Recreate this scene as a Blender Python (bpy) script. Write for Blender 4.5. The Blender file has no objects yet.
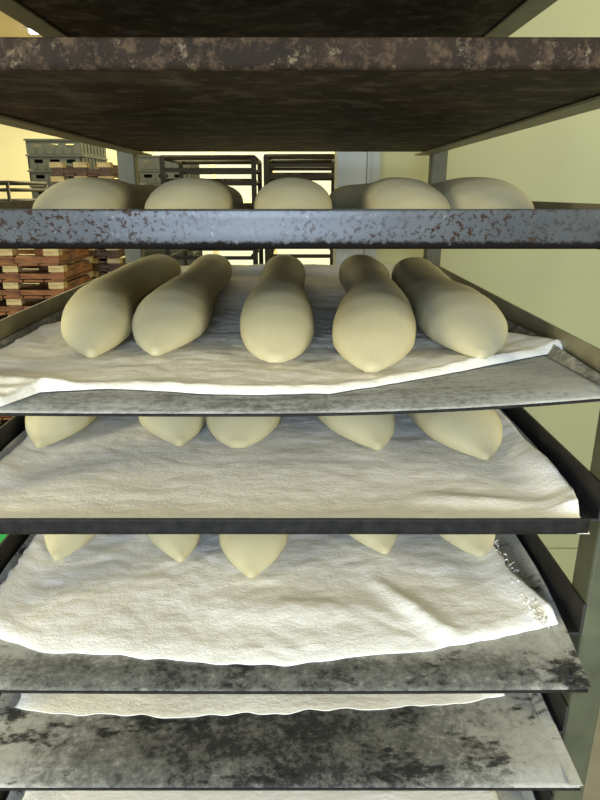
import bpy, bmesh, math, random
from mathutils import Vector, Matrix, noise
random.seed(4)
col = bpy.context.scene.collection
CZ = 1.65                      # camera height
F = 630.0
TH = math.atan(208.0 / F)
CT, ST = math.cos(TH), math.sin(TH)

def at(u, v, z):
    """point of the plane at height z (relative to the eye) seen at pixel u, v"""
    b = (v - 400) / F
    Y = CT - b * ST; Z = -ST - b * CT
    k = z / Z
    return Vector((k * (u - 297) / F, k * Y, z))

def atY(u, v, D):
    b = (v - 400) / F
    Y = CT - b * ST; Z = -ST - b * CT
    return Vector((D / Y * (u - 297) / F, D, D / Y * Z))

# ------------------------------------------------------------------ materials
def mat(name):
    m = bpy.data.materials.new(name); m.use_nodes = True
    nt = m.node_tree
    for n in list(nt.nodes): nt.nodes.remove(n)
    out = nt.nodes.new('ShaderNodeOutputMaterial')
    b = nt.nodes.new('ShaderNodeBsdfPrincipled')
    nt.links.new(b.outputs[0], out.inputs[0])
    return m, nt, b

def tex(nt, scale, detail=6, rough=.6, kind='noise', stretch=(1, 1, 1), loc=(0, 0, 0)):
    tc = nt.nodes.new('ShaderNodeTexCoord'); mp = nt.nodes.new('ShaderNodeMapping')
    mp.inputs['Scale'].default_value = stretch
    mp.inputs['Location'].default_value = loc
    nt.links.new(tc.outputs['Object'], mp.inputs[0])
    if kind == 'noise':
        n = nt.nodes.new('ShaderNodeTexNoise'); n.inputs['Detail'].default_value = detail
        n.inputs['Roughness'].default_value = rough
    else:
        n = nt.nodes.new('ShaderNodeTexVoronoi')
    n.inputs['Scale'].default_value = scale
    nt.links.new(mp.outputs[0], n.inputs['Vector'])
    return n

def ramp(nt, src, stops):
    r = nt.nodes.new('ShaderNodeValToRGB')
    cr = r.color_ramp
    while len(cr.elements) < len(stops): cr.elements.new(.5)
    for e, (p, c) in zip(cr.elements, stops):
        e.position = p; e.color = (c, c, c, 1) if isinstance(c, (int, float)) else (*c, 1)
    nt.links.new(src, r.inputs[0])
    return r.outputs[0]

def mixc(nt, fac, a, b, mode='MIX'):
    m = nt.nodes.new('ShaderNodeMix'); m.data_type = 'RGBA'; m.blend_type = mode
    for s, val in ((0, fac), (6, a), (7, b)):
        if hasattr(val, 'links'): nt.links.new(val, m.inputs[s])
        elif isinstance(val, (int, float)): m.inputs[s].default_value = val
        else: m.inputs[s].default_value = (*val, 1)
    return m.outputs[2]

def bump(nt, b, h, strength, dist=.01):
    bp = nt.nodes.new('ShaderNodeBump'); bp.inputs['Strength'].default_value = strength
    bp.inputs['Distance'].default_value = dist
    nt.links.new(h, bp.inputs['Height']); nt.links.new(bp.outputs[0], b.inputs['Normal'])

def simple(name, c, rough=.6, metal=0, spec=.5, var=.12, scale=30, bmp=0):
    m, nt, b = mat(name)
    n = tex(nt, scale)
    nt.links.new(ramp(nt, n.outputs[0], [(.3, tuple(x * (1 - var) for x in c)), (.7, tuple(min(1, x * (1 + var)) for x in c))]), b.inputs['Base Color'])
    b.inputs['Roughness'].default_value = rough; b.inputs['Metallic'].default_value = metal
    b.inputs['Specular IOR Level'].default_value = spec
    if bmp: bump(nt, b, n.outputs[0], bmp, .002)
    return m

def dark_iron(name='baked_iron', seed=0):
    m, nt, b = mat(name)
    n1 = tex(nt, 10, 10, .74, stretch=(.8, 1.7, 1), loc=(seed, 0, 0)); n2 = tex(nt, 60, 8, .75, loc=(seed, 3, 0)); n3 = tex(nt, 28, 8, .7, loc=(0, seed, 9))
    base = ramp(nt, n1.outputs[0], [(.36, (.006, .005, .004)), (.5, (.024, .015, .010)), (.63, (.08, .052, .035))])
    c = mixc(nt, ramp(nt, n2.outputs[0], [(.52, 0), (.68, .5)]), base, (.07, .05, .032))
    c = mixc(nt, ramp(nt, n3.outputs[0], [(.5, 0), (.64, .5)]), c, (.19, .16, .115))
    nt.links.new(c, b.inputs['Base Color'])
    b.inputs['Roughness'].default_value = .6; b.inputs['Metallic'].default_value = .0; b.inputs['Specular IOR Level'].default_value = .1
    bump(nt, b, n2.outputs[0], .35, .002)
    return m

def rusty_lip():
    m, nt, b = mat('rusty_lip')
    n1 = tex(nt, 16, 8, .7); n2 = tex(nt, 60, 8, .85); n3 = tex(nt, 70, 8, .75, loc=(4, 2, 0))
    base = ramp(nt, n1.outputs[0], [(.35, (.010, .008, .006)), (.6, (.026, .017, .010))])
    c = mixc(nt, ramp(nt, n3.outputs[0], [(.5, 0), (.6, .7)]), base, (.085, .055, .03))
    c = mixc(nt, ramp(nt, n2.outputs[0], [(.56, 0), (.66, .75)]), c, (.22, .17, .10))
    nt.links.new(c, b.inputs['Base Color'])
    b.inputs['Roughness'].default_value = .65; b.inputs['Metallic'].default_value = 0; b.inputs['Specular IOR Level'].default_value = .12
    bump(nt, b, n2.outputs[0], .6, .002)
    return m

def blue_lip():
    m, nt, b = mat('worn_steel_lip')
    n1 = tex(nt, 12, 6, .6); n2 = tex(nt, 150, 8, .8); n3 = tex(nt, 230, 5, .65, loc=(4, 2, 0)); nb = tex(nt, 5, 3, .5, loc=(1.3, 0, 0))
    base = ramp(nt, n1.outputs[0], [(.3, (.03, .033, .032)), (.7, (.058, .062, .060))])
    rm = nt.nodes.new('ShaderNodeMath'); rm.operation = 'MULTIPLY'
    nt.links.new(ramp(nt, n3.outputs[0], [(.53, 0), (.58, 1)]), rm.inputs[0])
    nt.links.new(ramp(nt, nb.outputs[0], [(.38, 0.15), (.5, 1)]), rm.inputs[1])
    c = mixc(nt, rm.outputs[0], base, (.030, .018, .011))
    c = mixc(nt, ramp(nt, n2.outputs[0], [(.6, 0), (.68, .6)]), c, (.3, .29, .25))
    # dark, less glossy band with a broken upper border along the lip's lower edge
    tc = nt.nodes.new('ShaderNodeTexCoord'); sp = nt.nodes.new('ShaderNodeSeparateXYZ')
    nt.links.new(tc.outputs['Object'], sp.inputs[0])
    ad = nt.nodes.new('ShaderNodeMath'); ad.operation = 'MULTIPLY_ADD'; ad.inputs[1].default_value = .012; 
    nt.links.new(n2.outputs[0], ad.inputs[0]); nt.links.new(sp.outputs[2], ad.inputs[2])
    mr = nt.nodes.new('ShaderNodeMapRange'); mr.inputs[1].default_value = .0095; mr.inputs[2].default_value = .012
    nt.links.new(ad.outputs[0], mr.inputs[0])
    c = mixc(nt, mr.outputs[0], (.010, .009, .008), c)
    m1 = nt.nodes.new('ShaderNodeMath'); m1.operation = 'MULTIPLY_ADD'; m1.inputs[1].default_value = -.28; m1.inputs[2].default_value = .34
    nt.links.new(rm.outputs[0], m1.inputs[0])
    m2 = nt.nodes.new('ShaderNodeMath'); m2.operation = 'MULTIPLY'
    nt.links.new(m1.outputs[0], m2.inputs[0]); nt.links.new(mr.outputs[0], m2.inputs[1])
    nt.links.new(m2.outputs[0], b.inputs['Specular IOR Level'])
    nt.links.new(c, b.inputs['Base Color'])
    b.inputs['Roughness'].default_value = .33; b.inputs['Metallic'].default_value = 0; b.inputs['Specular IOR Level'].default_value = .3
    bump(nt, b, n3.outputs[0], .08, .001)
    return m

def floured(name, amount=.5, seed=0, flour=(.56, .54, .46), side=.3, xc=.0, dark=(.03, .03, .03), st=(1, 1, 1), edge=None, patch=0):
    """dark steel dusted with flour; more of it towards the sides of the tray"""
    m, nt, b = mat(name)
    n1 = tex(nt, 14, 10, .74, loc=(seed, 0, 0), stretch=st); n2 = tex(nt, 140, 6, .8, loc=(seed, 2, 0)); n3 = tex(nt, 38, 8, .75, loc=(seed, 5, 0), stretch=st)
    tc = nt.nodes.new('ShaderNodeTexCoord'); sp = nt.nodes.new('ShaderNodeSeparateXYZ')
    nt.links.new(tc.outputs['Object'], sp.inputs[0])
    def M(op, a, bb):
        x = nt.nodes.new('ShaderNodeMath'); x.operation = op
        for i, q in enumerate((a, bb)):
            if hasattr(q, 'links'): nt.links.new(q, x.inputs[i])
            else: x.inputs[i].default_value = q
        return x.outputs[0]
    dx = M('ABSOLUTE', M('SUBTRACT', sp.outputs[0], xc), 0)
    s = M('MULTIPLY', M('POWER', M('DIVIDE', dx, .3), 2.2), side)
    v = M('ADD', M('ADD', M('MULTIPLY', n1.outputs[0], .55), M('MULTIPLY', n3.outputs[0], .55)), s)
    v = M('ADD', v, M('MULTIPLY', M('SUBTRACT', n2.outputs[0], .5), .6))
    if edge:
        yr = nt.nodes.new('ShaderNodeMapRange'); yr.inputs[1].default_value = edge[0]; yr.inputs[2].default_value = edge[1]; yr.inputs[4].default_value = edge[2]
        nt.links.new(sp.outputs[1], yr.inputs[0]); v = M('ADD', v, yr.outputs[0])
    f = ramp(nt, M('ADD', v, amount - .5), [(.40, .0), (.46, .13), (.58, .30), (.72, .72), (.95, 1)])
    c = mixc(nt, f, dark, flour)
    if patch:
        n4 = tex(nt, 17, 8, .74, loc=(seed + patch, 1, 0), stretch=(.7, 1.3, 1))
        c = mixc(nt, ramp(nt, n4.outputs[0], [(.535, 0), (.60, .9)]), c, (.010, .010, .010))
    nt.links.new(c, b.inputs['Base Color'])
    b.inputs['Roughness'].default_value = .8; b.inputs['Metallic'].default_value = 0
    b.inputs['Specular IOR Level'].default_value = .25
    bump(nt, b, n2.outputs[0], .4, .001)
    return m

def cloth_mat(name, c=(.74, .71, .58), seed=0):
    m, nt, b = mat(name)
    n1 = tex(nt, 6, 6, .6, loc=(seed, 0, 0)); n2 = tex(nt, 220, 4, .7); n3 = tex(nt, 30, 8, .7, stretch=(.6, 1.2, 1), loc=(seed, 1, 0))
    a = ramp(nt, n1.outputs[0], [(.3, tuple(x * .9 for x in c)), (.7, tuple(min(x * 1.1, .92) for x in c))])
    a = mixc(nt, ramp(nt, n3.outputs[0], [(.38, .3), (.5, 0)]), a, tuple(x * .72 for x in c))
    a = mixc(nt, ramp(nt, n2.outputs[0], [(.6, 0), (.75, .4)]), a, (.9, .88, .8))
    nt.links.new(a, b.inputs['Base Color'])
    b.inputs['Roughness'].default_value = .95; b.inputs['Specular IOR Level'].default_value = .1
    ad = nt.nodes.new('ShaderNodeMath'); ad.operation = 'MULTIPLY_ADD'; ad.inputs[1].default_value = .35
    nt.links.new(n2.outputs[0], ad.inputs[0]); nt.links.new(n3.outputs[0], ad.inputs[2])
    bump(nt, b, ad.outputs[0], .55, .004)
    return m

def dough_mat():
    m, nt, b = mat('raw_dough')
    n1 = tex(nt, 14, 4, .5); n2 = tex(nt, 90, 6, .6, stretch=(1, .4, 1))
    c = ramp(nt, n1.outputs[0], [(.3, (.44, .39, .225)), (.7, (.50, .45, .265))])
    c = mixc(nt, ramp(nt, n2.outputs[0], [(.55, 0), (.75, .12)]), c, (.70, .66, .50))
    nt.links.new(c, b.inputs['Base Color'])
    b.inputs['Roughness'].default_value = .65; b.inputs['Specular IOR Level'].default_value = .12
    b.inputs['Subsurface Weight'].default_value = .12
    b.inputs['Subsurface Radius'].default_value = (.02, .014, .008)
    b.inputs['Subsurface Scale'].default_value = .3
    bump(nt, b, n2.outputs[0], .12, .002)
    return m

def wood_mat(name, a, c2):
    m, nt, b = mat(name)
    n1 = tex(nt, 12, 6, .7, stretch=(1, 1, 5))
    nt.links.new(ramp(nt, n1.outputs[0], [(.35, a), (.62, c2)]), b.inputs['Base Color'])
    b.inputs['Roughness'].default_value = .8
    return m

def emis(name, c, s):
    m, nt, b = mat(name)
    b.inputs['Base Color'].default_value = (*[q * .15 for q in c], 1)
    b.inputs['Emission Color'].default_value = (*c, 1); b.inputs['Emission Strength'].default_value = s
    return m

IRON = dark_iron(); IRON2 = dark_iron('baked_iron_worn', 7)
RUST = rusty_lip(); BLUE = blue_lip()
DOUGH = dough_mat()
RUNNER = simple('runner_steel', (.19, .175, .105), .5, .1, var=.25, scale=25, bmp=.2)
RUNSHADE = simple('runner_shaded_steel', (.035, .033, .03), .55, .4, var=.4, scale=40, bmp=.3)
POST = simple('post_painted_steel', (.062, .066, .034), .5, .0, var=.3, scale=18, bmp=.2)
EDGE = simple('dark_edge', (.011, .010, .009), .6, 0, spec=.2, var=.6, scale=90, bmp=.4)
STEEL = simple('brushed_steel', (.24, .25, .22), .4, .1, var=.08, scale=8)
RUBBER = simple('rubber', (.03, .03, .03), .8)

# ------------------------------------------------------------------ mesh helpers
def link(name, bm, m, parent=None, smooth=False, loc=None):
    me = bpy.data.meshes.new(name); bm.normal_update(); bm.to_mesh(me); bm.free()
    o = bpy.data.objects.new(name, me); col.objects.link(o)
    for mm in (m if isinstance(m, (list, tuple)) else [m]): me.materials.append(mm)
    if smooth:
        for p in me.polygons: p.use_smooth = True
    if parent: o.parent = parent
    if loc: o.location = loc
    return o

def box(bm, x0, x1, y0, y1, z0, z1, mi=0):
    vs = [bm.verts.new((x, y, z)) for z in (z0, z1) for y in (y0, y1) for x in (x0, x1)]
    for f in ((0, 2, 3, 1), (4, 5, 7, 6), (0, 1, 5, 4), (2, 6, 7, 3), (0, 4, 6, 2), (1, 3, 7, 5)):
        fc = bm.faces.new([vs[i] for i in f]); fc.material_index = mi

def tube(bm, pts, r, n=10, cap=True, mi=0):
    pts = [Vector(p) for p in pts]; rings = []
    for i, p in enumerate(pts):
        d = (pts[min(i + 1, len(pts) - 1)] - pts[max(i - 1, 0)]).normalized()
        up = Vector((0, 0, 1)) if abs(d.z) < .9 else Vector((1, 0, 0))
        a = d.cross(up).normalized(); b = d.cross(a).normalized()
        rr = r[i] if isinstance(r, (list, tuple)) else r
        rings.append([bm.verts.new(p + rr * (a * math.cos(2 * math.pi * k / n) + b * math.sin(2 * math.pi * k / n))) for k in range(n)])
    for i in range(len(rings) - 1):
        for k in range(n):
            f = bm.faces.new((rings[i][k], rings[i][(k + 1) % n], rings[i + 1][(k + 1) % n], rings[i + 1][k])); f.smooth = True; f.material_index = mi
    if cap:
        bm.faces.new(rings[0][::-1]); bm.faces.new(rings[-1])

def empty(name, loc, label=None, cat=None, group=None, rz=0):
    o = bpy.data.objects.new(name, None); col.objects.link(o); o.location = loc; o.rotation_euler.z = rz
    o.empty_display_size = .05
    if label: tag(o, label, cat, group)
    return o

def tag(o, label, cat, group=None):
    o['label'] = label; o['category'] = cat
    if group: o['group'] = group
    return o

def struct(name, bm, m, parent=None):
    o = link(name, bm, m, parent)
    if not parent: o['kind'] = 'structure'
    return o

def bevel(o, w, seg=2):
    md = o.modifiers.new('bevel', 'BEVEL'); md.width = w; md.segments = seg; md.limit_method = 'ANGLE'

def interp(pts, x):
    if x <= pts[0][0]: return pts[0][1]
    for (a, fa), (b, fb) in zip(pts, pts[1:]):
        if x <= b: return fa + (fb - fa) * (x - a) / (b - a)
    return pts[-1][1]

# ------------------------------------------------------------------ room
WALLY = simple('cream_wall', (.80, .75, .47), .8, var=.03, scale=3)
PANEL = simple('yellow_green_panel', (.33, .33, .165), .45, spec=.3, var=.04, scale=2.5)
CEIL = simple('ceiling_paint', (.62, .52, .34), .8, var=.04, scale=3)
FLOORM = simple('tile_floor', (.30, .27, .20), .5, var=.2, scale=6)
BY = 6.2
bm = bmesh.new(); box(bm, -3.4, 2.2, -1.2, BY, -.1, 0); struct('floor', bm, FLOORM)
bm = bmesh.new(); box(bm, -3.4, 2.2, .9, BY, 2.78, 2.88); struct('ceiling', bm, CEIL)
bm = bmesh.new()
WX0, WX1, WZ0, WZ1 = -1.35, .35, .95, 2.15
box(bm, -3.4, WX0, BY, BY + .1, 0, 2.78); box(bm, WX1, .6, BY, BY + .1, 0, 2.78); box(bm, WX0, WX1, BY, BY + .1, 0, WZ0); box(bm, WX0, WX1, BY, BY + .1, WZ1, 2.78)
struct('wall_back', bm, WALLY)
SKYP = emis('daylit_panes', (1, 1, .66), .85)
bm = bmesh.new(); box(bm, WX0, WX1, BY + .05, BY + .06, WZ0, WZ1); wn = struct('window_1', bm, SKYP)
bm = bmesh.new()
for k in range(4):
    x = WX0 + (WX1 - WX0) * k / 3; box(bm, x - .025, x + .025, BY + .01, BY + .05, WZ0, WZ1)
for z in (WZ0, (WZ0 + WZ1) / 2, WZ1): box(bm, WX0, WX1, BY + .012, BY + .048, z - .02, z + .02)
struct('window_frame', bm, WALLY, wn)
bm = bmesh.new(); box(bm, -3.5, -3.4, .9, BY, 0, 2.78); struct('wall_left', bm, WALLY)
# panel wall just behind the rack on the right, with a steel jamb at its end
PY = 1.76
bm = bmesh.new()
zs = at(548, 548, -1)  # seam height
seam = CZ + zs.z * PY / zs.y
box(bm, .215, 2.2, PY, PY + .1, 0, seam - .003); box(bm, .215, 2.2, PY, PY + .1, seam + .003, 2.78)
box(bm, .215, 2.2, PY + .006, PY + .1, seam - .003, seam + .003)
struct('wall_right', bm, PANEL)
bm = bmesh.new()
box(bm, .105, .181, PY - .02, PY + .12, 0, 2.78); box(bm, .187, .216, PY - .012, PY + .12, 0, 2.78); box(bm, .182, .186, PY - .024, PY + .12, 0, 2.78)
o = struct('trim_1', bm, STEEL)
bm = bmesh.new(); box(bm, .5, .6, PY + .12, BY, 0, 2.78); struct('wall_side', bm, WALLY)

# ------------------------------------------------------------------ rack
XL, XR = -.340, .282           # inner faces of the runner flanges
FY0, FY1 = .525, .562          # front posts
RY0, RY1 = 1.42, 1.452
LV = {0: .202, 1: .078, 2: -.0425, 3: -.172, 4: -.2895, 5: -.417, 6: -.543, 7: -.668}
rack = empty('tray_rack', (-.03, .99, 0), 'tall dark steel bakery rack holding the trays of dough', 'rack')
rp = Vector((-.03, .99, 0))
def rk(name, bm, m, bv=0):
    o = link(name, bm, m); o.parent = rack
    o.matrix_parent_inverse = Matrix.Translation(-rp)
    if bv: bevel(o, bv)
    return o
TH_ = .0025
for x0, x1 in ((XL - .040, XL - TH_), (XR + TH_, XR + .036)):
    for y0, y1 in ((FY0, FY1), (RY0, RY1)):
        bm = bmesh.new(); box(bm, x0, x1, y0, y1, .10, 2.02); rk('post', bm, POST, .003)
        cx, cy = (x0 + x1) / 2, (y0 + y1) / 2
        bm = bmesh.new(); tube(bm, [(cx - .012, cy, .05), (cx + .012, cy, .05)], .05, 20)
        box(bm, cx - .02, cx - .015, cy - .018, cy + .018, .03, .10); box(bm, cx + .015, cx + .02, cy - .018, cy + .018, .03, .10); box(bm, cx - .02, cx + .02, cy - .018, cy + .018, .097, .101)
        rk('caster', bm, RUBBER)
for y0, y1 in ((FY0, FY1), (RY0, RY1)):
    for z in (.12, 1.99):
        bm = bmesh.new(); box(bm, XL - TH_, XR + TH_, y0, y1, z, z + .03); rk('cross_bar', bm, POST, .002)
for lv in list(LV) :
    z = CZ + LV[lv]
    m = RUNNER if lv <= 3 else RUNSHADE  # lit upper and shaded lower runners, the difference put into the steel colour
    for s in (0, 1):
        bm = bmesh.new()
        ft = .032
        if s == 0:
            box(bm, XL - TH_, XL, FY0, RY1, z - .0035, z + ft); box(bm, XL, XL + .028, FY0, RY1, z - .0035, z - .001)
        else:
            box(bm, XR, XR + TH_, FY0, RY1, z - .0035, z + ft); box(bm, XR - .028, XR, FY0, RY1, z - .0035, z - .001)
        rk('runner', bm, m)

# how each tray is sprung: (sag of the middle, lift of the front right corner)
WARP = {3: (.002, .013), 5: (.002, 0)}
Y0 = {0: .47, 1: .467, 2: .515, 3: .497, 4: .494, 5: .450, 6: .459, 7: .455}
def warp(lv, x, y):
    sag, lift = WARP.get(lv, (0, 0))
    q = (x + .03) / .302
    f = max(0, 1 - max(0, y - Y0[lv]) / .35)
    return -sag * (1 - q * q) * f + lift * max(0, q) ** 2 * f

# ------------------------------------------------------------------ trays
def tray(lv, label, y0, depth, mfloor, mrim, lip=0, mlip=None, rz=0, xc=-.03, w=.604, under=None, name='baking_tray'):
    z = CZ + LV[lv]
    root = empty(name, (xc, y0, z), label, 'tray', None, rz)
    hw = w / 2
    def wz(x, y):       # warp: sag of the middle, lift of the front right corner
        return warp(lv, x + xc, y + y0)
    tp = .014 if lv in (4, 5) else 0
    def kx(y): return 1 - tp / hw * max(0, 1 - y / .16) ** 1.3
    nx, ny = 40, 50
    T = .0016
    bm = bmesh.new(); g = []
    for s in (1, 0):
        g.append([[bm.verts.new(((-hw + w * i / nx) * kx(depth * (j / ny) ** 1.3), (.0035 if lip and j == 0 else depth * (j / ny) ** 1.3), wz(-hw + w * i / nx, depth * (j / ny) ** 1.3) + s * T + (0 if lip else -.004 * max(0, 1 - (depth * (j / ny) ** 1.3) / .02)))) for i in range(nx + 1)] for j in range(ny + 1)])
    for s in (0, 1):
        for j in range(ny):
            for i in range(nx):
                q = [g[s][j][i], g[s][j][i + 1], g[s][j + 1][i + 1], g[s][j + 1][i]]
                fc = bm.faces.new(q if s == 0 else q[::-1]); fc.material_index = s
    for i in range(nx):
        bm.faces.new((g[1][0][i], g[1][0][i + 1], g[0][0][i + 1], g[0][0][i]))
        bm.faces.new((g[0][ny][i], g[0][ny][i + 1], g[1][ny][i + 1], g[1][ny][i]))
    for j in range(ny):
        bm.faces.new((g[0][j][0], g[0][j + 1][0], g[1][j + 1][0], g[1][j][0]))
        bm.faces.new((g[1][j][nx], g[1][j + 1][nx], g[0][j + 1][nx], g[0][j][nx]))
    link('tray_floor', bm, [mfloor, under or IRON], root, True)
    # sloping side rims and a rear rim
    for s in (-1, 1):
        bm = bmesh.new(); prev = None
        for j in range(26):
            y = depth * j / 25
            zz = wz(s * hw, y)
            h = (.010 if lv in (5, 6, 7) else .013) * min(1, .15 + j / 6)
            q = hw * kx(y)
            cur = [bm.verts.new((s * (q - .010), y, zz + T)), bm.verts.new((s * (q + .001), y, zz + h)), bm.verts.new((s * (q + .0025), y, zz + h - .001)), bm.verts.new((s * (q - .008), y, zz + T - .0006))]
            if prev:
                for k in range(4):
                    a, b_, c_, d_ = prev[k], prev[(k + 1) % 4], cur[(k + 1) % 4], cur[k]
                    bm.faces.new((a, b_, c_, d_) if s > 0 else (d_, c_, b_, a))
            else:
                bm.faces.new(cur)
            prev = cur
        bm.faces.new(prev)
        bmesh.ops.recalc_face_normals(bm, faces=bm.faces)
        link('side_rim', bm, mrim, root)
    bm = bmesh.new(); box(bm, -hw, hw, depth - .0015, depth + .0015, 0, .016); link('rear_rim', bm, mrim, root)
    if lip:
        # upright front lip with rolled top bead and rounded foot
        bm = bmesh.new(); prof = []
        r = .004
        prof = [(r, -.001)] + [(r - (r + .0005) * math.sin(a), r - (r + .001) * math.cos(a)) for a in [k * math.pi / 2 / 5 for k in range(1, 6)]]
        prof += [(-.0005, lip * .4), (-.0008, lip * .75), (-.001, lip - .002)]
        prof += [(.0005 - .0015 * math.cos(a), lip - .0015 + .0015 * math.sin(a)) for a in [k * math.pi / 5 for k in range(1, 6)]]
        prof += [(.0018, .005), (r, .0014)]
        prev = None; rows = []
        N = 60
        for i in range(N + 1):
            x = (-hw + w * i / N) * kx(0)
            wob = .0006 * noise.noise(Vector((x * 9, lv, 0)))
            rows.append([bm.verts.new((x, p[0] + wob, p[1] + wz(x, 0))) for p in prof])
        for a, b_ in zip(rows, rows[1:]):
            for k in range(len(prof)):
                k2 = (k + 1) % len(prof)
                bm.faces.new((a[k], b_[k], b_[k2], a[k2]))
        bm.faces.new(rows[0]); bm.faces.new(rows[-1][::-1])
        bmesh.ops.recalc_face_normals(bm, faces=bm.faces)
        link('front_lip', bm, mlip or mrim, root, True)
    else:
        bm = bmesh.new()
        tube(bm, [((-hw + w * i / 30) * kx(0), 0, wz(-hw + w * i / 30, 0) - .0035) for i in range(31)], .0013, 8)
        link('front_edge', bm, EDGE, root, True)
    return root

FL3 = floured('floured_tray_pale', .60, 1, flour=(.50, .51, .47), side=.2, xc=0, st=(.35, 1.6, 1))
FL3R = floured('floured_tray_side', .40, 9, side=.1)
FL4 = floured('floured_tray_rim', .62, 3, side=.2)
FL5 = floured('floured_tray_patchy', .44, 5, flour=(.46, .46, .41), side=.16, patch=2, edge=(.026, .055, .22))
FL6 = floured('floured_tray_dark_centre', .375, 11, flour=(.47, .47, .42), side=.46, patch=4, xc=-.0)
tray(0, 'black baked tray at the very top of the rack, only its underside showing', .47, .91, IRON2, IRON, .02, RUST)
tray(1, 'black rust-flecked tray with brown lip, second from the top of the rack', .467, .91, IRON, IRON, .0185, RUST)
tray(2, 'tray with tall blue-grey upright lip, at eye level above the widest dough row', .515, .87, IRON2, IRON, .030, BLUE)
t3 = tray(3, 'pale floured tray with sagging front edge holding five fully visible loaves', .497, .88, FL3, FL3R, rz=.004, xc=-.03)
tray(4, 'tray with thin black front lip below the five fully visible loaves', .494, .88, FL4, FL4, .0165, EDGE, rz=.0, xc=-.030, w=.604)
tray(5, 'floured dark tray with ragged-edged cloth, second from the bottom lip of the picture', .450, .90, FL5, FL5, rz=.0, xc=-.030)
tray(6, 'bare-fronted dark tray with black scorched patches and white flour, lowest fully seen', .459, .90, FL6, FL6, rz=0, xc=-.029)
tray(7, 'lowest tray, its pale cloth just showing at the bottom', .455, .90, FL5, FL5, rz=0, xc=-.03)

# ------------------------------------------------------------------ cloths
def cloth(lv, label, front, left, right, rear, m, th=.004, wave=.0025, curl_l=.010, curl_r=.010, rear_up=0, seed=0, hem=.002, ragged=.002, folds=(), nx=210, ny=210, edge=.018):
    z0 = CZ + LV[lv] + .0018
    bm = bmesh.new(); g = []
    for j in range(ny + 1):
        v = (j / ny) ** 1.35; row = []
        for i in range(nx + 1):
            u = i / nx
            xa = interp(left, v * 1.0); xb = interp(right, v * 1.0)
            x = xa + (xb - xa) * u
            yf = interp(front, x) + ragged * noise.noise(Vector((x * 45, seed, 0))) + ragged * 1.6 * noise.noise(Vector((x * 12, seed, 3)))
            y = yf + (rear - yf) * v
            if u in (0, 1):
                x += ragged * noise.noise(Vector((y * 70, seed + 5, u * 4))) * 1.2
            cr = noise.noise(Vector((x * 75, y * 60, seed + 4))) * .16 + abs(noise.noise(Vector((x * 30, y * 42, seed + 6)))) * .35
            n = cr + noise.noise(Vector((x * 7, y * 9, seed))) * .6 + noise.noise(Vector((x * 24, y * 26, seed + 2))) * .25 + noise.noise(Vector((x * 5, y * 40, seed + 8))) * .2
            z = wave * (n + .75)
            z += hem * math.exp(-((y - yf) / .010) ** 2)
            dl, dr = x - xa, xb - x
            z += curl_l * math.exp(-(dl / .022) ** 2) * (1 + .35 * noise.noise(Vector((y * 14, seed, 1))))
            z += curl_r * math.exp(-(dr / .022) ** 2) * (1 + .35 * noise.noise(Vector((y * 14, seed, 7))))
            if rear_up: z += rear_up * math.exp(-((rear - y) / .03) ** 2) * (1 + .3 * noise.noise(Vector((x * 10, seed, 5))))
            for (ax, ay, bx, by, w_, h_) in folds:       # ridge along a segment
                d = Vector((bx - ax, by - ay)); L = d.length; q = Vector((x - ax, y - ay))
                t = max(0, min(1, q.dot(d) / L / L)); dist = (q - d * t).length
                z += h_ * math.exp(-(dist / w_) ** 2) * math.sin(math.pi * (.15 + .7 * t))
            ed = max(0, min(1, (y - yf) / edge)); z *= .05 + .95 * ed ** .8
            row.append(bm.verts.new((x, y, z0 + max(z, .0003) + th * .5 + warp(lv, x, y))))
        g.append(row)
    for j in range(ny):
        for i in range(nx):
            bm.faces.new((g[j][i], g[j][i + 1], g[j + 1][i + 1], g[j + 1][i]))
    o = link('proofing_cloth', bm, m, None, True)
    sd = o.modifiers.new('solid', 'SOLIDIFY'); sd.thickness = th; sd.offset = 0
    tag(o, label, 'cloth')
    # put the origin on the cloth
    c = Vector((-.03, .6, z0)); o.data.transform(Matrix.Translation(-c)); o.location = c
    return o

def fr(lv, pts, dz=.006):
    return [(p.x, p.y) for p in (at(u, v, LV[lv] + dz) for u, v in pts)]
C1 = cloth_mat('linen_cream', (.82, .79, .68), 0); C2 = cloth_mat('linen_white', (.87, .86, .80), 4)
f3 = fr(3, [(0, 402), (40, 388), (110, 384), (200, 389), (330, 389), (430, 376), (560, 356)])
cloth(3, 'cream linen cloth under the five fully visible loaves', f3, [(0, -.322), (.33, -.320), (.45, -.295), (1, -.30)], [(0, f3[-1][0] + .004), (.12, .247), (1, .255)], 1.36, C1,
      th=.0022, wave=.0042, curl_l=.004, curl_r=.006, rear_up=.018, seed=1, hem=.0025, ragged=.002, edge=.009,
      folds=[(-.30, .56, -.18, .535, .012, .007), (-.27, .53, -.1, .515, .007, .004), (.05, .64, .2, .62, .02, .003)])
f4 = [(-.34, .499), (0, .501), (.3, .504)]
cloth(4, 'smooth white floured cloth reaching the thin black lip', f4, [(0, -.318), (1, -.318)], [(0, .254), (.05, .264), (.15, .260), (.4, .262), (1, .250)], 1.36, C2,
      th=.003, wave=.003, curl_l=.008, curl_r=.016, seed=7, hem=.002, ragged=.0004, folds=[(.12, .55, .23, .535, .012, .004)])
f5 = fr(5, [(0, 636), (40, 648), (100, 650), (230, 660), (300, 660), (400, 648), (500, 636), (556, 622)])
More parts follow.
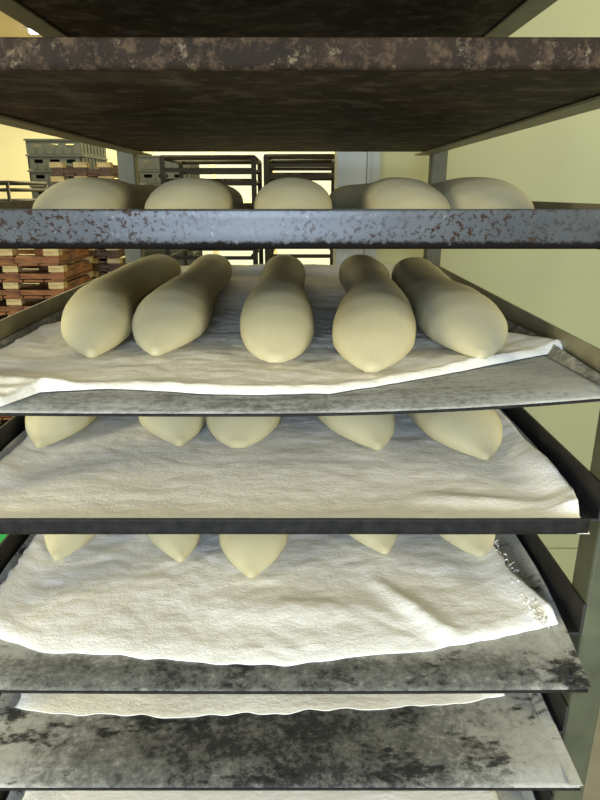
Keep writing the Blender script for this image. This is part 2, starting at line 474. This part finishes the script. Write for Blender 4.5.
c5 = cloth(5, 'rumpled white cloth with frayed right edge on the tray with ragged flour', f5, [(0, -.318), (1, -.330)], [(0, f5[-1][0] + .004), (.1, .240), (.3, .228), (1, .215)], 1.33, C2,
      th=.0012, wave=.0035, curl_l=.010, curl_r=.010, seed=12, hem=.0008, ragged=.003, folds=[(.09, .60, .155, .50, .011, .008), (.155, .5, .22, .52, .014, .006), (-.3, .52, -.24, .47, .012, .006), (-.1, .56, .08, .55, .02, .004)])
f6 = fr(6, [(0, 703), (40, 711), (120, 714), (250, 711), (380, 707), (440, 703), (500, 693), (535, 688)])
cloth(6, 'thin cream cloth with wavy front edge at the back of the scorched tray', f6, [(0, -.31), (1, -.322)], [(0, .235), (1, .25)], 1.34, C1,
      th=.001, wave=.0025, edge=.03, curl_l=.008, curl_r=.01, seed=18, hem=.001, ragged=.004)
cloth(7, 'pale cloth on the lowest tray, only a sliver showing', [(-.34, .47), (.3, .47)], [(0, -.31), (1, -.322)], [(0, .225), (1, .24)], 1.34, C2,
      th=.0035, wave=.003, seed=23, nx=80, ny=60)
cloth(2, 'cream cloth beneath the dough behind the blue-grey lip', [(-.34, .56), (.3, .56)], [(0, -.31), (1, -.31)], [(0, .24), (1, .24)], 1.34, C1,
      th=.004, wave=.002, curl_l=.004, curl_r=.004, seed=31, nx=80, ny=60)

# frayed threads along the right edge of the ragged cloth (one part, clumps of lint)
bm = bmesh.new()
for k in range(260):
    v = random.random() ** 1.2
    y = .52 + v * .26
    x = interp([(.48, .250), (.55, .245), (.75, .235)], y) + random.uniform(-.010, .003)
    z = CZ + LV[5] + random.uniform(.008, .014)
    a = random.uniform(-1.2, 1.2); L = random.uniform(.002, .006)
    p = [Vector((x, y, z)), Vector((x + L * .5 * math.cos(a), y + L * .5 * math.sin(a), z + random.uniform(-.001, .002))), Vector((x + L * math.cos(a), y + L * math.sin(a) + random.uniform(-.003, .003), z + random.uniform(-.004, .003)))]
    tube(bm, p, random.uniform(.0004, .0008), 5)
o = link('frayed_fringe', bm, C2, c5); o.matrix_parent_inverse = Matrix.Translation(-c5.location)

# ------------------------------------------------------------------ dough
def loaf(lv, label, tip, back, w=.088, h=.050, bulb=1.0, pointy=.5, waist=.9, bend=0, group=None, base=.0085, seed=0):
    """long raw loaf from a rounded back end to a pointed tip lying on the cloth"""
    tx, ty = tip; bx, by = back
    c = Vector(((tx + bx) / 2, (ty + by) / 2, CZ + LV[lv] + base + warp(lv, tx, ty) * .4))
    L = math.hypot(tx - bx, ty - by); ang = math.atan2(tx - bx, -(ty - by))   # local -y is the tip
    prof = [(0, .0), (.012, .33), (.035, .58), (.08, .82), (.14, .93), (.25, .96), (.4, .95 * waist + .02), (.52, .95 * waist), (.64, .98 * (waist + 1) / 2),
            (.76, 1.03 * bulb), (.84, 1.06 * bulb), (.895, .99 * bulb), (.937, (.74 + .12 * (1 - pointy)) * bulb), (.966, (.46 + .25 * (1 - pointy)) * bulb), (.982, .24 + .3 * (1 - pointy)), (.994, .12 + .2 * (1 - pointy)), (1, .0)]
    hp = [(0, .05), (.02, .4), (.06, .75), (.12, .95), (.5, .95), (.74, 1.04 * bulb), (.83, 1.0 * bulb), (.89, .84), (.94, .58), (.975, .32), (1, .12)]
    NR, NS = 72, 40
    bm = bmesh.new(); rings = []
    def sm(pts, t):
        e = .012
        return (interp(pts, max(0, t - e)) + 2 * interp(pts, t) + interp(pts, min(1, t + e))) / 4
    for i in range(NR + 1):
        t = i / NR
        t = t * t * (3 - 2 * t) * .65 + t * .35
        ww = sm(prof, t) * w / 2 if 0 < i < NR else .0004
        hh = max(sm(hp, t) * h, .003)
        y = L / 2 - L * t
        x0 = bend * math.sin(math.pi * t) + .0025 * noise.noise(Vector((t * 4, seed, 1)))
        ring = []
        for k in range(NS):
            a = 2 * math.pi * k / NS
            ca, sa = math.cos(a), math.sin(a)
            xx = math.copysign(abs(ca) ** .92, ca) * ww
            zc = hh * .40
            zz = zc + (hh * .60 * abs(sa) ** .95 if sa > 0 else -zc * min(1, abs(sa) ** .55 * 1.0))
            if i in (0, NR): zz = hh * .4 + (.0006 * sa)
            d = 1 + .035 * noise.noise(Vector((xx * 22, y * 12, seed * 3 + zz * 20)))
            ring.append(bm.verts.new((x0 + xx * d, y, zz * (d if sa > 0 else 1))))
        rings.append(ring)
    for a, b_ in zip(rings, rings[1:]):
        for k in range(NS):
            bm.faces.new((a[k], a[(k + 1) % NS], b_[(k + 1) % NS], b_[k]))
    bm.faces.new(rings[0][::-1]); bm.faces.new(rings[-1])
    bmesh.ops.recalc_face_normals(bm, faces=bm.faces)
    o = link('dough_loaf', bm, DOUGH, None, True)
    o.location = c; o.rotation_euler.z = ang
    tag(o, label, 'dough', group)
    return o

ORD = ['leftmost', 'second from left', 'middle', 'second from right', 'rightmost']
# row fully in view (tip pixel, back pixel)
g = 'dough loaves on the pale floured tray'
D3 = [((91, 358), (172, 255), .078, .052, .9, .80, -.034), ((155, 356), (216, 255), .082, .052, .9, .80, .002), ((276, 363), (286, 257), .080, .055, .3, .90, -.004),
      ((371, 373), (356, 258), .086, .057, .7, .80, .016), ((482, 361), (412, 260), .086, .053, .8, .92, -.010)]
LK = ['with pinched tip and narrow middle', 'leaning against its left neighbour', 'with the blunt rounded end', 'with the lowest broad tip', 'angled outward beside the right runner']
for i, (t, b, w, h, p, wa, bd) in enumerate(D3):
    tp = at(*t, LV[3] + .012); bp = at(*b, LV[3] + .05)
    loaf(3, f'{ORD[i]} raw loaf of the fully visible row, {LK[i]}', (tp.x, tp.y), (bp.x, min(bp.y, 1.32)), w, h, 1.0, p, wa, bd, g, base=.011, seed=i)
# row behind the blue-grey lip
D2 = [(-.217, -.237, .086), (-.107, -.127, .084), (-.002, -.006, .076), (.120, .080, .078), (.199, .172, .084)]
for i, (tx, bx, w) in enumerate(D2):
    loaf(2, f'{ORD[i]} raw loaf peeking over the blue-grey tray lip', (tx, .60), (bx, 1.13), w, .047, 1.02, .5, .85, 0, 'dough loaves behind the blue-grey lip', base=.0085, seed=10 + i)
# rows lower down, tips only
for lv, tips, wd, gname, lab in (
    (4, [((38, 449), .9), ((180, 447), .9), ((238, 449), .35), ((379, 451), .95), ((487, 461), .95)], .09, 'dough tips on the thin-lipped tray', 'raw loaf tip showing above the smooth white cloth'),
    (5, [((56, 562), .8), ((181, 563), .9), ((251, 579), 1.0), ((386, 555), .8), ((482, 558), .6)], .09, 'dough tips on the frayed cloth', 'raw loaf tip showing above the frayed cloth')):
    for i, ((u, v), p) in enumerate(tips):
        q = at(u, v, LV[lv] + .011)
        loaf(lv, f'{ORD[i]} {lab}', (q.x, q.y), (q.x * 1.0 + [.015, -.07, 0, -.05, -.05][i] , q.y + .54), [.078, .08, wd, .084, wd][i] - (.008 if lv == 5 else 0), .05, 1.0, min(1, p + .1), .9, [0, -.028, 0, -.032, -.015][i], gname, base=.0105, seed=lv * 7 + i)

# ------------------------------------------------------------------ background
# grey plastic crates
GREY = simple('grey_plastic', (.045, .05, .036), .5, var=.1, scale=5)
def crate_mesh(w, d, h):
    bm = bmesh.new(); t = .012
    box(bm, 0, w, 0, d, 0, .01)
    box(bm, 0, w, 0, d * .02, .01, h * .42); box(bm, 0, w, d * .98, d, .01, h * .9)
    box(bm, 0, t, 0, d, .01, h * .9); box(bm, w - t, w, 0, d, .01, h * .9)
    # three handle slots across the front
    xs = [0, .12, .28, .41, .59, .72, .88, 1]
    for k in range(0, 8, 2): box(bm, w * xs[k], w * xs[k + 1], 0, t, h * .42, h * .66)
    box(bm, 0, w, 0, t, h * .66, h * .9)
    box(bm, -.008, w + .008, -.008, .004, h * .86, h * .97); box(bm, -.008, w + .008, d - .004, d + .008, h * .86, h * .97)
    box(bm, -.008, .004, .004, d - .004, h * .86, h * .97); box(bm, w - .004, w + .008, .004, d - .004, h * .86, h * .97)
    for k in range(1, 6): box(bm, w * k / 6 - .003, w * k / 6 + .003, -.006, 0, .01, h * .4)
    for k in range(1, 8): box(bm, w, w + .006, d * k / 8 - .004, d * k / 8 + .004, .01, h * .86)
    return bm
def crate_stack(x, y, top, h, w, d, where, rz=0, z_base=0):
    n = int(round((top - z_base) / h)); h = (top - z_base) / n
    first = link('plastic_crate', crate_mesh(w, d, h * 1.0), GREY)
    for i in range(n):
        o = first if i == 0 else first.copy()
        if i: col.objects.link(o)
        o.location = (x, y, z_base + i * h); o.rotation_euler.z = rz + random.uniform(-.008, .008)
        if i == n - 1: lab = f'grey plastic crate, topmost {where}'
        elif i == n - 2: lab = f'grey plastic crate, second from the top {where}'
        elif i == n - 3: lab = f'grey plastic crate, third from the top {where}'
        else: lab = f'grey plastic crate low down {where}'
        tag(o, lab, 'crate', f'grey crates {where}')
crate_stack(-1.84, 4.6, CZ + .345, .098, .37, .6, 'in the tall stack at the far left')
crate_stack(-1.19, 5.0, CZ + .26, .098, .38, .55, 'in the stack behind the left rear post')

# wooden crates
W1 = wood_mat('brown_wood', (.06, .022, .008), (.28, .11, .03)); W2 = wood_mat('wood_lit_tops', (.28, .17, .06), (.5, .4, .18)); W3 = wood_mat('dark_wood', (.045, .025, .012), (.11, .06, .03))
def wcrate(w, d, h):
    bm = bmesh.new()
    for k in range(5): box(bm, w * k / 5 + .003, w * (k + 1) / 5 - .003, 0, d, 0, .008, 0)
    for x in (0, w / 2 - .025, w - .05):
        box(bm, x, x + .05, 0, .03, .008, h * .80, 0); box(bm, x, x + .05, d - .03, d, .008, h * .80, 0)
        box(bm, x - .004, x + .054, -.008, .034, h * .62, h * .99, 1)  # caps paler than the slats: lit top edges put into the colour
        box(bm, x - .004, x + .054, d - .034, d + .008, h * .62, h * .99, 1)
    box(bm, .002, w - .002, .004, .014, .012, h * .5, 0); box(bm, .002, w - .002, d - .014, d - .004, .012, h * .5, 0)
    for x in (0, w - .012): box(bm, x, x + .012, .03, d - .03, .012, h * .85, 0)
    return bm
def wood_stack(x, y, top, h, w, d, where, mats, label):
    n = int(round(top / h)); h = top / n
    first = link('wooden_crate', wcrate(w, d, h), mats)
    for i in range(n):
        o = first if i == 0 else first.copy()
        if i: col.objects.link(o)
        o.location = (x + random.uniform(-.006, .006), y + random.uniform(-.006, .006), i * h); o.rotation_euler.z = random.uniform(-.012, .012)
        lab = f'{label}, topmost {where}' if i == n - 1 else (f'{label}, next to the top {where}' if i == n - 2 else f'{label}, lower {where}')
        tag(o, lab, 'crate', f'wooden crates {where}')
wood_stack(-1.30, 2.45, CZ - .205, .062, .40, .36, 'in the stack at the left edge', [W1, W2], 'brown and pale wooden crate')
wood_stack(-1.08, 2.95, CZ + .125, .060, .26, .34, 'in the dark stack before the grey crates', [W3, W2], 'dark wooden crate')
wood_stack(-1.40, 3.6, CZ - .25, .062, .24, .3, 'in the dark stack behind the brown one', [W3, W1], 'shadowy wooden crate')

# low metal trolley rail at the far left
BAR = simple('rail_metal', (.05, .042, .028), .5, .4)
tr = empty('metal_trolley', (-1.75, 3.3, 0), 'low trolley of thin dark metal rails at the far left edge', 'trolley')
def part(name, bm, m, root, off):
    o = link(name, bm, m, root); o.matrix_parent_inverse = Matrix.Translation(-Vector(off)); return o
o0 = (-1.75, 3.3, 0)
for x in (-1.95, -1.435):
    for y in (3.3, 3.8):
        bm = bmesh.new(); tube(bm, [(x, y, 0), (x, y, CZ + .045)], .009, 8); part('post', bm, BAR, tr, o0)
for zz in (.045, .01, -.045):
    bm = bmesh.new()
    for y in (3.3, 3.8): tube(bm, [(-1.95, y, CZ + zz), (-1.435, y, CZ + zz)], .009, 8)
    for x in (-1.95, -1.435): tube(bm, [(x, 3.3, CZ + zz), (x, 3.8, CZ + zz)], .009, 8)
    part('rail', bm, BAR, tr, o0)

# two empty racks behind
DARKR = simple('far_rack_steel', (.03, .027, .018), .6, .0, spec=.2)
def far_rack(label, x0, x1, y0, y1, top, levels):
    c = ((x0 + x1) / 2, (y0 + y1) / 2, 0)
    r = empty('tray_rack', c, label, 'rack')
    for x in (x0, x1):
        for y in (y0, y1):
            bm = bmesh.new(); box(bm, x - .014, x + .014, y - .014, y + .014, 0, top); part('post', bm, DARKR, r, c)
    bm = bmesh.new()
    for y in (y0, y1): tube(bm, [(x0, y, top), (x1, y, top)], .014, 8)
    for x in (x0, x1): tube(bm, [(x, y0, top), (x, y1, top)], .014, 8)
    part('top_frame', bm, DARKR, r, c)
    for z in levels:
        bm = bmesh.new()
        for x, s in ((x0, 1), (x1, -1)):
            box(bm, min(x, x + s * .03), max(x, x + s * .03), y0, y1, z - .006, z)
        for y in (y0, y1): box(bm, x0, x1, y - .008, y + .008, z - .02, z)
        part('shelf_rail', bm, DARKR, r, c)
    for z in levels:
        if z in levels[1::2]:
            bm = bmesh.new(); box(bm, x0 + .016, x1 - .016, y0 - .01, y1 - .02, z, z + .012)
            t = link('baking_tray', bm, IRON2); t.data.transform(Matrix.Translation(-Vector((c[0], c[1], z)))); t.location = (c[0], c[1], z)
            tag(t, f'dark empty tray on {label[:90]}', 'tray', f'trays on {label[:40]}')
far_rack('dark steel rack beyond the second loaf, left of two', -.76, -.245, 3.8, 4.4, CZ + .185, [CZ + q for q in (.13, .06, -.07, -.3, -.36, -.6, -.9)])
far_rack('dark steel rack beyond the middle loaf, right of two', -.17, .235, 3.7, 4.3, CZ + .185, [CZ + q for q in (.15, .09, -.02, -.28, -.34, -.6, -.9)])

# green bin low on the left
GREEN = simple('green_plastic', (.05, .42, .08), .4, var=.05)
bm = bmesh.new()
def taper(bm, w0, d0, w1, d1, z0, z1):
    a = [bm.verts.new((sx * w0, sy * d0, z0)) for sx, sy in ((-1, -1), (1, -1), (1, 1), (-1, 1))]
    b_ = [bm.verts.new((sx * w1, sy * d1, z1)) for sx, sy in ((-1, -1), (1, -1), (1, 1), (-1, 1))]
    for k in range(4): bm.faces.new((a[k], a[(k + 1) % 4], b_[(k + 1) % 4], b_[k]))
    return a, b_
a, b_ = taper(bm, .16, .13, .19, .16, 0, .60); bm.faces.new(a[::-1])
c_, d_ = taper(bm, .155, .125, .182, .152, .01, .60); bm.faces.new(c_)
for k in range(4): bm.faces.new((b_[k], b_[(k + 1) % 4], d_[(k + 1) % 4], d_[k]))
box(bm, -.2, .2, -.172, -.158, .57, .60); box(bm, -.2, .2, .158, .172, .57, .60); box(bm, -.205, -.188, -.172, .172, .57, .60); box(bm, .188, .205, -.172, .172, .57, .60)
o = link('plastic_bin', bm, GREEN); o.location = (-.93, 1.68, 0); tag(o, 'bright green plastic bin on the floor left of the rack', 'bin')

# ------------------------------------------------------------------ lights
LAMP = emis('lamp_glow', (1, .96, .82), 12)
p = atY(38, 31, 5.2)
def ceiling_lamp(x, y, z, label):
    r = empty('ceiling_lamp', (x, y, z), label, 'lamp')
    bm = bmesh.new(); box(bm, -.09, .09, -.05, .05, .012, 2.78 - z, 0); link('housing', bm, STEEL, r)
    bm = bmesh.new(); tube(bm, [(-.065, 0, 0), (-.05, 0, 0), (.05, 0, 0), (.065, 0, 0)], [.012, .022, .022, .012], 12); link('bulb_cover', bm, LAMP, r)
ceiling_lamp(p.x, p.y, CZ + p.z, 'small glowing ceiling lamp in the upper left corner')

def area(name, loc, rot, sx, sy, c, e):
    l = bpy.data.lights.new(name, 'AREA'); l.shape = 'RECTANGLE'; l.size = sx; l.size_y = sy; l.color = c; l.energy = e
    o = bpy.data.objects.new(name, l); col.objects.link(o); o.location = loc; o.rotation_euler = rot; return o
def aim(o, tgt):
    o.rotation_euler = (Vector(tgt) - o.location).to_track_quat('-Z', 'Y').to_euler()
WARM = (1, .91, .58)
a = area('warm_fill_left', (-2.3, -.7, 2.15), (0, 0, 0), .8, 1.2, WARM, 62); aim(a, (-.1, .7, 1.2))  # unseen broad warm fill added at the side, in place of a lamp-lit wall
a = area('warm_fill_right', (2.1, -1.0, 2.15), (0, 0, 0), .8, 1.2, WARM, 48); aim(a, (.1, .7, 1.2))  # matching unseen fill added on the right, low enough to reach between trays
a = area('tube_far', (-1.6, 4.2, 2.72), (0, 0, 0), 2.4, .3, WARM, 55)
a = area('tube_far_b', (-.5, 5.4, 2.72), (0, 0, 0), 2.4, .3, WARM, 70)
a = area('cool_front_fill', (-.25, -2.6, 1.75), (0, 0, 0), 1.0, 1.1, (.62, .76, 1), 150); aim(a, (-.05, .6, 1.45))  # unseen broad bluish fill added behind the camera, standing in for a flash

w = bpy.data.worlds.new('World'); bpy.context.scene.world = w; w.use_nodes = True
bg = w.node_tree.nodes['Background']; bg.inputs[0].default_value = (.86, .87, .76, 1); bg.inputs[1].default_value = .42

# ------------------------------------------------------------------ camera
cam = bpy.data.cameras.new('camera'); co = bpy.data.objects.new('camera', cam); col.objects.link(co)
co.location = (0, 0, CZ); co.rotation_euler = (math.pi / 2 - TH, 0, 0)
cam.lens = 36 * F / 800; cam.sensor_width = 36; cam.shift_x = 3 / 800; cam.clip_start = .05
sc = bpy.context.scene; sc.camera = co
sc.view_settings.view_transform = 'Standard'; sc.view_settings.look = 'None'; sc.view_settings.gamma = 1
sc.view_settings.exposure = 0.0
